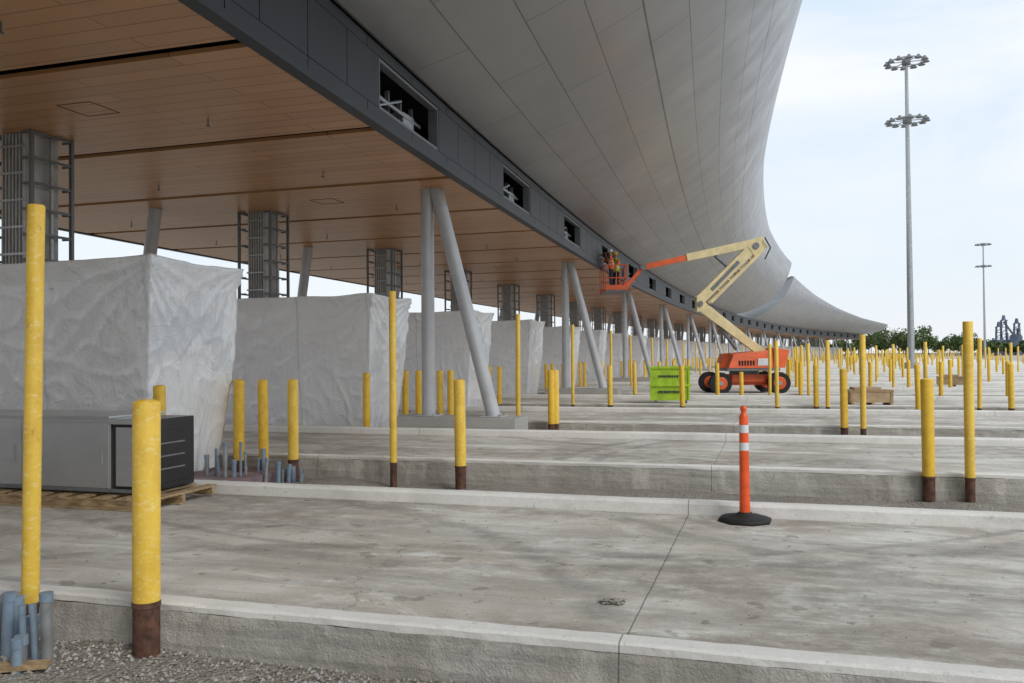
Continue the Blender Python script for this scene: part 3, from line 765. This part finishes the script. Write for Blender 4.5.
# ---------------------------------------------------------------- workers
def worker(name,loc,rz,vest,pose):
    J={'pel':(0,0,.95,.13,.16),'sp':(.01,0,1.15,.12,.16),'ch':(.02,0,1.36,.13,.19),'nk':(.03,0,1.49,.06,.06),'hd':(.05,0,1.60,.085,.075),'ht':(.05,0,1.70,.085,.08)}
    V=[];Rr=[];idx={}
    for k_,v in J.items(): idx[k_]=len(V);V.append(v[:3]);Rr.append(v[3:])
    E=[('pel','sp'),('sp','ch'),('ch','nk'),('nk','hd'),('hd','ht')]
    def ad(k_,p,r,fr): idx[k_]=len(V);V.append(p);Rr.append((r,r*.92));E.append((fr,k_))
    for s_,S in ((1,'l'),(-1,'r')):
        ad('hp'+S,(0,.10*s_,.86),.095,'pel'); ad('kn'+S,(.04,.13*s_,.48),.065,'hp'+S); ad('an'+S,(-.02,.14*s_,.10),.048,'kn'+S); ad('to'+S,(.16,.16*s_,.05),.045,'an'+S)
        ad('sh'+S,(.02,.20*s_,1.40),.065,'ch'); e,w=pose[0 if s_>0 else 1]
        ad('el'+S,(e[0],e[1]*s_,e[2]),.046,'sh'+S); ad('wr'+S,(w[0],w[1]*s_,w[2]),.033,'el'+S)
        d=(Vector((w[0],w[1]*s_,w[2]))-Vector((e[0],e[1]*s_,e[2]))).normalized()
        pm=Vector((w[0],w[1]*s_,w[2]))+d*.07; ad('pa'+S,tuple(pm),.036,'wr'+S)
    me=bpy.data.meshes.new('tmp'); me.from_pydata(V,[(idx[a],idx[c]) for a,c in E],[])
    o=bpy.data.objects.new('tmp',me); sc.collection.objects.link(o)
    sk=o.modifiers.new('s','SKIN')
    for i,r in enumerate(Rr): me.skin_vertices[0].data[i].radius=r
    me.skin_vertices[0].data[0].use_root=True
    o.modifiers.new('ss','SUBSURF').levels=2
    bpy.context.view_layer.update()
    ev=o.evaluated_get(bpy.context.evaluated_depsgraph_get()); m2=bpy.data.meshes.new_from_object(ev)
    hands=[Vector(V[idx['pa'+S]]) for S in 'lr']
    b=MB(); b.v=[tuple(v.co) for v in m2.vertices]
    for p in m2.polygons:
        c=p.center
        if min((c-h_).length for h_ in hands)<.085: mt='skin'
        elif c.z<.13: mt='black'
        elif c.z<.93: mt='jeans'
        elif c.z>1.50 and abs(c.y)<.12 and (c-Vector((.05,0,1.62))).length<.2: mt='skin'
        elif abs(c.y)<.23 and (1.10<c.z<1.15 or 1.24<c.z<1.28): mt='reflect'
        elif abs(c.y)<.24 and c.z<1.5: mt=vest
        else: mt='jeans' if vest=='vest' else 'vest'
        b.f.append(list(p.vertices)); b.m.append(b.mi(mt)); b.s.append(True)
    bpy.data.objects.remove(o)
    for S,s_ in (('l',1),('r',-1)):
        pw=Vector(V[idx['wr'+S]]);pm=Vector(V[idx['pa'+S]]);d=(pm-pw).normalized(); sd_=d.cross(Vector((0,0,1))).normalized()
        for i in range(4):
            q=pm+sd_*(i-1.5)*.019+d*.02; L=(.065,.075,.07,.055)[i]
            k1=q+d*L*.6; b.cyl(q,k1,.009,.008,'skin',8); b.cyl(k1,k1+(d+Vector((0,0,-.8))).normalized()*L*.5,.008,.007,'skin',8)
        b.cyl(pw.lerp(pm,.4)+sd_*.03*s_,pm+sd_*.06*s_,.011,.009,'skin',8)
    hx=.05
    b.lathe([(.155,1.665),(.15,1.675),(.122,1.68),(.12,1.73),(.10,1.78),(.06,1.81),(.0005,1.82)],'reflect' if vest=='vest' else 'yellow',18,(hx,0,0))
    b.cyl((hx+.08,0,1.60),(hx+.11,0,1.585),.012,.016,'skin',8)
    for s_ in (-1,1):
        b.cyl((hx+.076,.03*s_,1.63),(hx+.086,.03*s_,1.63),.011,.009,'black',8); b.cyl((hx,.075*s_,1.60),(hx,.09*s_,1.61),.025,.02,'skin',8)
    b.cyl((hx+.075,-.02,1.555),(hx+.075,.02,1.555),.006,.006,'red',6)
    return b.obj(name,loc,rz,recalc=True)
cL,sL=math.cos(LR),math.sin(LR)
def lw(x,y_): return (LX+x*cL-y_*sL,LY+x*sL+y_*cL)
p=lw(-5.78,-.5); worker('construction_worker',(p[0],p[1],4.47),LR+math.pi-.2,'vest',[((.22,.27,1.38),(.44,.18,1.56)),((.2,.28,1.28),(.42,.14,1.42))])
p=lw(-5.45,.55); worker('construction_worker',(p[0],p[1],4.47),LR+math.pi+.5,'vesty',[((.12,.33,1.22),(.36,.25,1.18)),((.24,.28,1.45),(.40,.22,1.68))])

# ---------------------------------------------------------------- backdrop
def tree(b,x,y,h,rnd):
    b.cyl((x,y,-.5),(x+rnd.uniform(-.3,.3),y,h*.55),.28,.12,'bark',6)
    for i in range(5):
        a=rnd.uniform(0,6.28); b.cyl((x,y,h*.35),(x+math.cos(a)*h*.22,y+math.sin(a)*h*.22,h*rnd.uniform(.55,.8)),.12,.04,'bark',5)
    cl=[(x+rnd.gauss(0,h*.17),y+rnd.gauss(0,h*.17),h*rnd.uniform(.4,.88),h*rnd.uniform(.12,.22)) for i in range(12)]
    for cx,cy,cz,cr in cl:
        for i in range(46):
            d=Vector((rnd.gauss(0,1),rnd.gauss(0,1),rnd.gauss(0,.8))).normalized()*cr*rnd.uniform(.6,1.1)
            c=Vector((cx,cy,cz))+d; s_=rnd.uniform(.22,.5)
            u=Vector((rnd.gauss(0,1),rnd.gauss(0,1),rnd.gauss(0,1))).normalized(); v=u.cross(d).normalized() if u.cross(d).length>.01 else Vector((0,0,1))
            b.add([c-u*s_,c+v*s_,c+u*s_,c-v*s_],[(0,1,2,3)],'leaf')
rnd=random.Random(3); b=MB()
cy,sy=math.cos(R(16.9)),math.sin(R(16.9))
def wd(D,L): return (-sy*D+cy*L, cy*D+sy*L)
for i in range(60):
    px=lerp(800,1060,i/59)+rnd.uniform(-4,4); D=rnd.uniform(330,420); x,y=wd(D,(px-512)/850*D)
    hh=rnd.uniform(6,10.5) if px<985 else rnd.uniform(4,7)
    if 870<px<925: hh*=1.25
    tree(b,x,y,hh,rnd)
for i in range(14):
    x=-120+rnd.uniform(-10,10); y=60+i*16; tree(b,x,y,rnd.uniform(6,9),rnd)
b.obj('tree_line',recalc=False)
b=MB(); D=520
def W(px): return wd(D,(px-512)/850*D)
for px,h,w_ in ((990,6,9),(1003,9,12),(1016,12,5),(1024,8,9)):
    x,y=W(px); b.box(x-w_/2,x+w_/2,y-w_/2,y+w_/2,-.5,h,'tank')
    b.cyl((x+w_*.2,y,h),(x+w_*.2,y,h+4),.7,.7,'tank',8)
for px,h in ((999,17),(1004,21),(1017,19)):
    x,y=W(px); s_=1.8
    for a in (-s_,s_):
        for c in (-s_,s_): b.cyl((x+a,y+c,0),(x+a*.7,y+c*.7,h),.35,.3,'tank',6)
    for k in range(5):
        z=h*k/5; b.beam((x-s_,y-s_,z),(x+s_,y-s_,z+h/5),.35,.35,'tank'); b.box(x-s_,x+s_,y-s_,y+s_,z+h/5-.3,z+h/5,'tank')
    b.cyl((x,y,h),(x,y,h+3),1.3,.7,'tank',10)
x,y=W(1004); b.beam((x,y,20),(x+9,y,6),1.,1.,'tank'); b.cyl((x+5,y-6,-.5),(x+5,y-6,11),3.5,3.5,'tank',16)
b.obj('steelworks')

# ---------------------------------------------------------------- light
w=bpy.data.worlds.new("World"); sc.world=w; w.use_nodes=True; nt=w.node_tree
bg=nt.nodes['Background']; sky=nt.nodes.new('ShaderNodeTexSky'); sky.sky_type='NISHITA'; sky.sun_disc=False
az=R(125); el=R(42)
sky.sun_elevation=el; sky.sun_rotation=az; sky.dust_density=2; sky.air_density=1.2
tc=nt.nodes.new('ShaderNodeTexCoord'); mp=nt.nodes.new('ShaderNodeMapping'); mp.inputs['Scale'].default_value=(1,1,2.6); nt.links.new(tc.outputs['Generated'],mp.inputs[0])
nn=nt.nodes.new('ShaderNodeTexNoise'); nn.inputs['Scale'].default_value=2.2; nn.inputs['Detail'].default_value=7; nn.inputs['Roughness'].default_value=.5; nn.inputs['Distortion'].default_value=.5
nt.links.new(mp.outputs[0],nn.inputs['Vector'])
def wmix(f,a,c):
    mx=nt.nodes.new('ShaderNodeMix'); mx.data_type='RGBA'
    for s_,v in ((mx.inputs[0],f),(mx.inputs[6],a),(mx.inputs[7],c)):
        if isinstance(v,(float,tuple)): s_.default_value=v
        else: nt.links.new(v,s_)
    return mx.outputs[2]
def wr(src,a,b_,c,d):
    mr=nt.nodes.new('ShaderNodeMapRange'); mr.inputs[1].default_value=a; mr.inputs[2].default_value=b_; mr.inputs[3].default_value=c; mr.inputs[4].default_value=d
    nt.links.new(src,mr.inputs[0]); return mr.outputs[0]
cl=wmix(wr(nn.outputs['Fac'],.38,.60,0.,1.),(7.2,8.9,10.6,1),(10.6,10.9,11.2,1))
sp=nt.nodes.new('ShaderNodeSeparateXYZ'); nt.links.new(tc.outputs['Generated'],sp.inputs[0])
cl=wmix(wr(sp.outputs[2],.02,.26,1.,0.),cl,(9.7,10.2,10.7,1))
fin=wmix(.87,sky.outputs[0],cl)
nt.links.new(fin,bg.inputs[0]); bg.inputs[1].default_value=.1
sd=bpy.data.lights.new('sun','SUN'); sd.energy=1.5; sd.angle=R(22); sd.color=(1,.96,.9)
so=bpy.data.objects.new('sun',sd); sc.collection.objects.link(so)
dirv=Vector((math.sin(az)*math.cos(el),math.cos(az)*math.cos(el),math.sin(el)))
so.rotation_euler=dirv.to_track_quat('Z','Y').to_euler()

# ---------------------------------------------------------------- camera
cd=bpy.data.cameras.new('camera'); cam=bpy.data.objects.new('camera',cd); sc.collection.objects.link(cam)
cd.sensor_width=36; cd.lens=850/1024*36; cd.clip_end=6000; cd.clip_start=.05
Mx=Matrix.Translation((0,0,1.7))@Matrix.Rotation(R(16.9),4,'Z')@Matrix.Rotation(R(90+.98),4,'X')@Matrix.Rotation(-.009,4,'Z')
cam.matrix_world=Mx
sc.camera=cam
sc.view_settings.view_transform='Standard'; sc.view_settings.look='None'; sc.view_settings.exposure=0
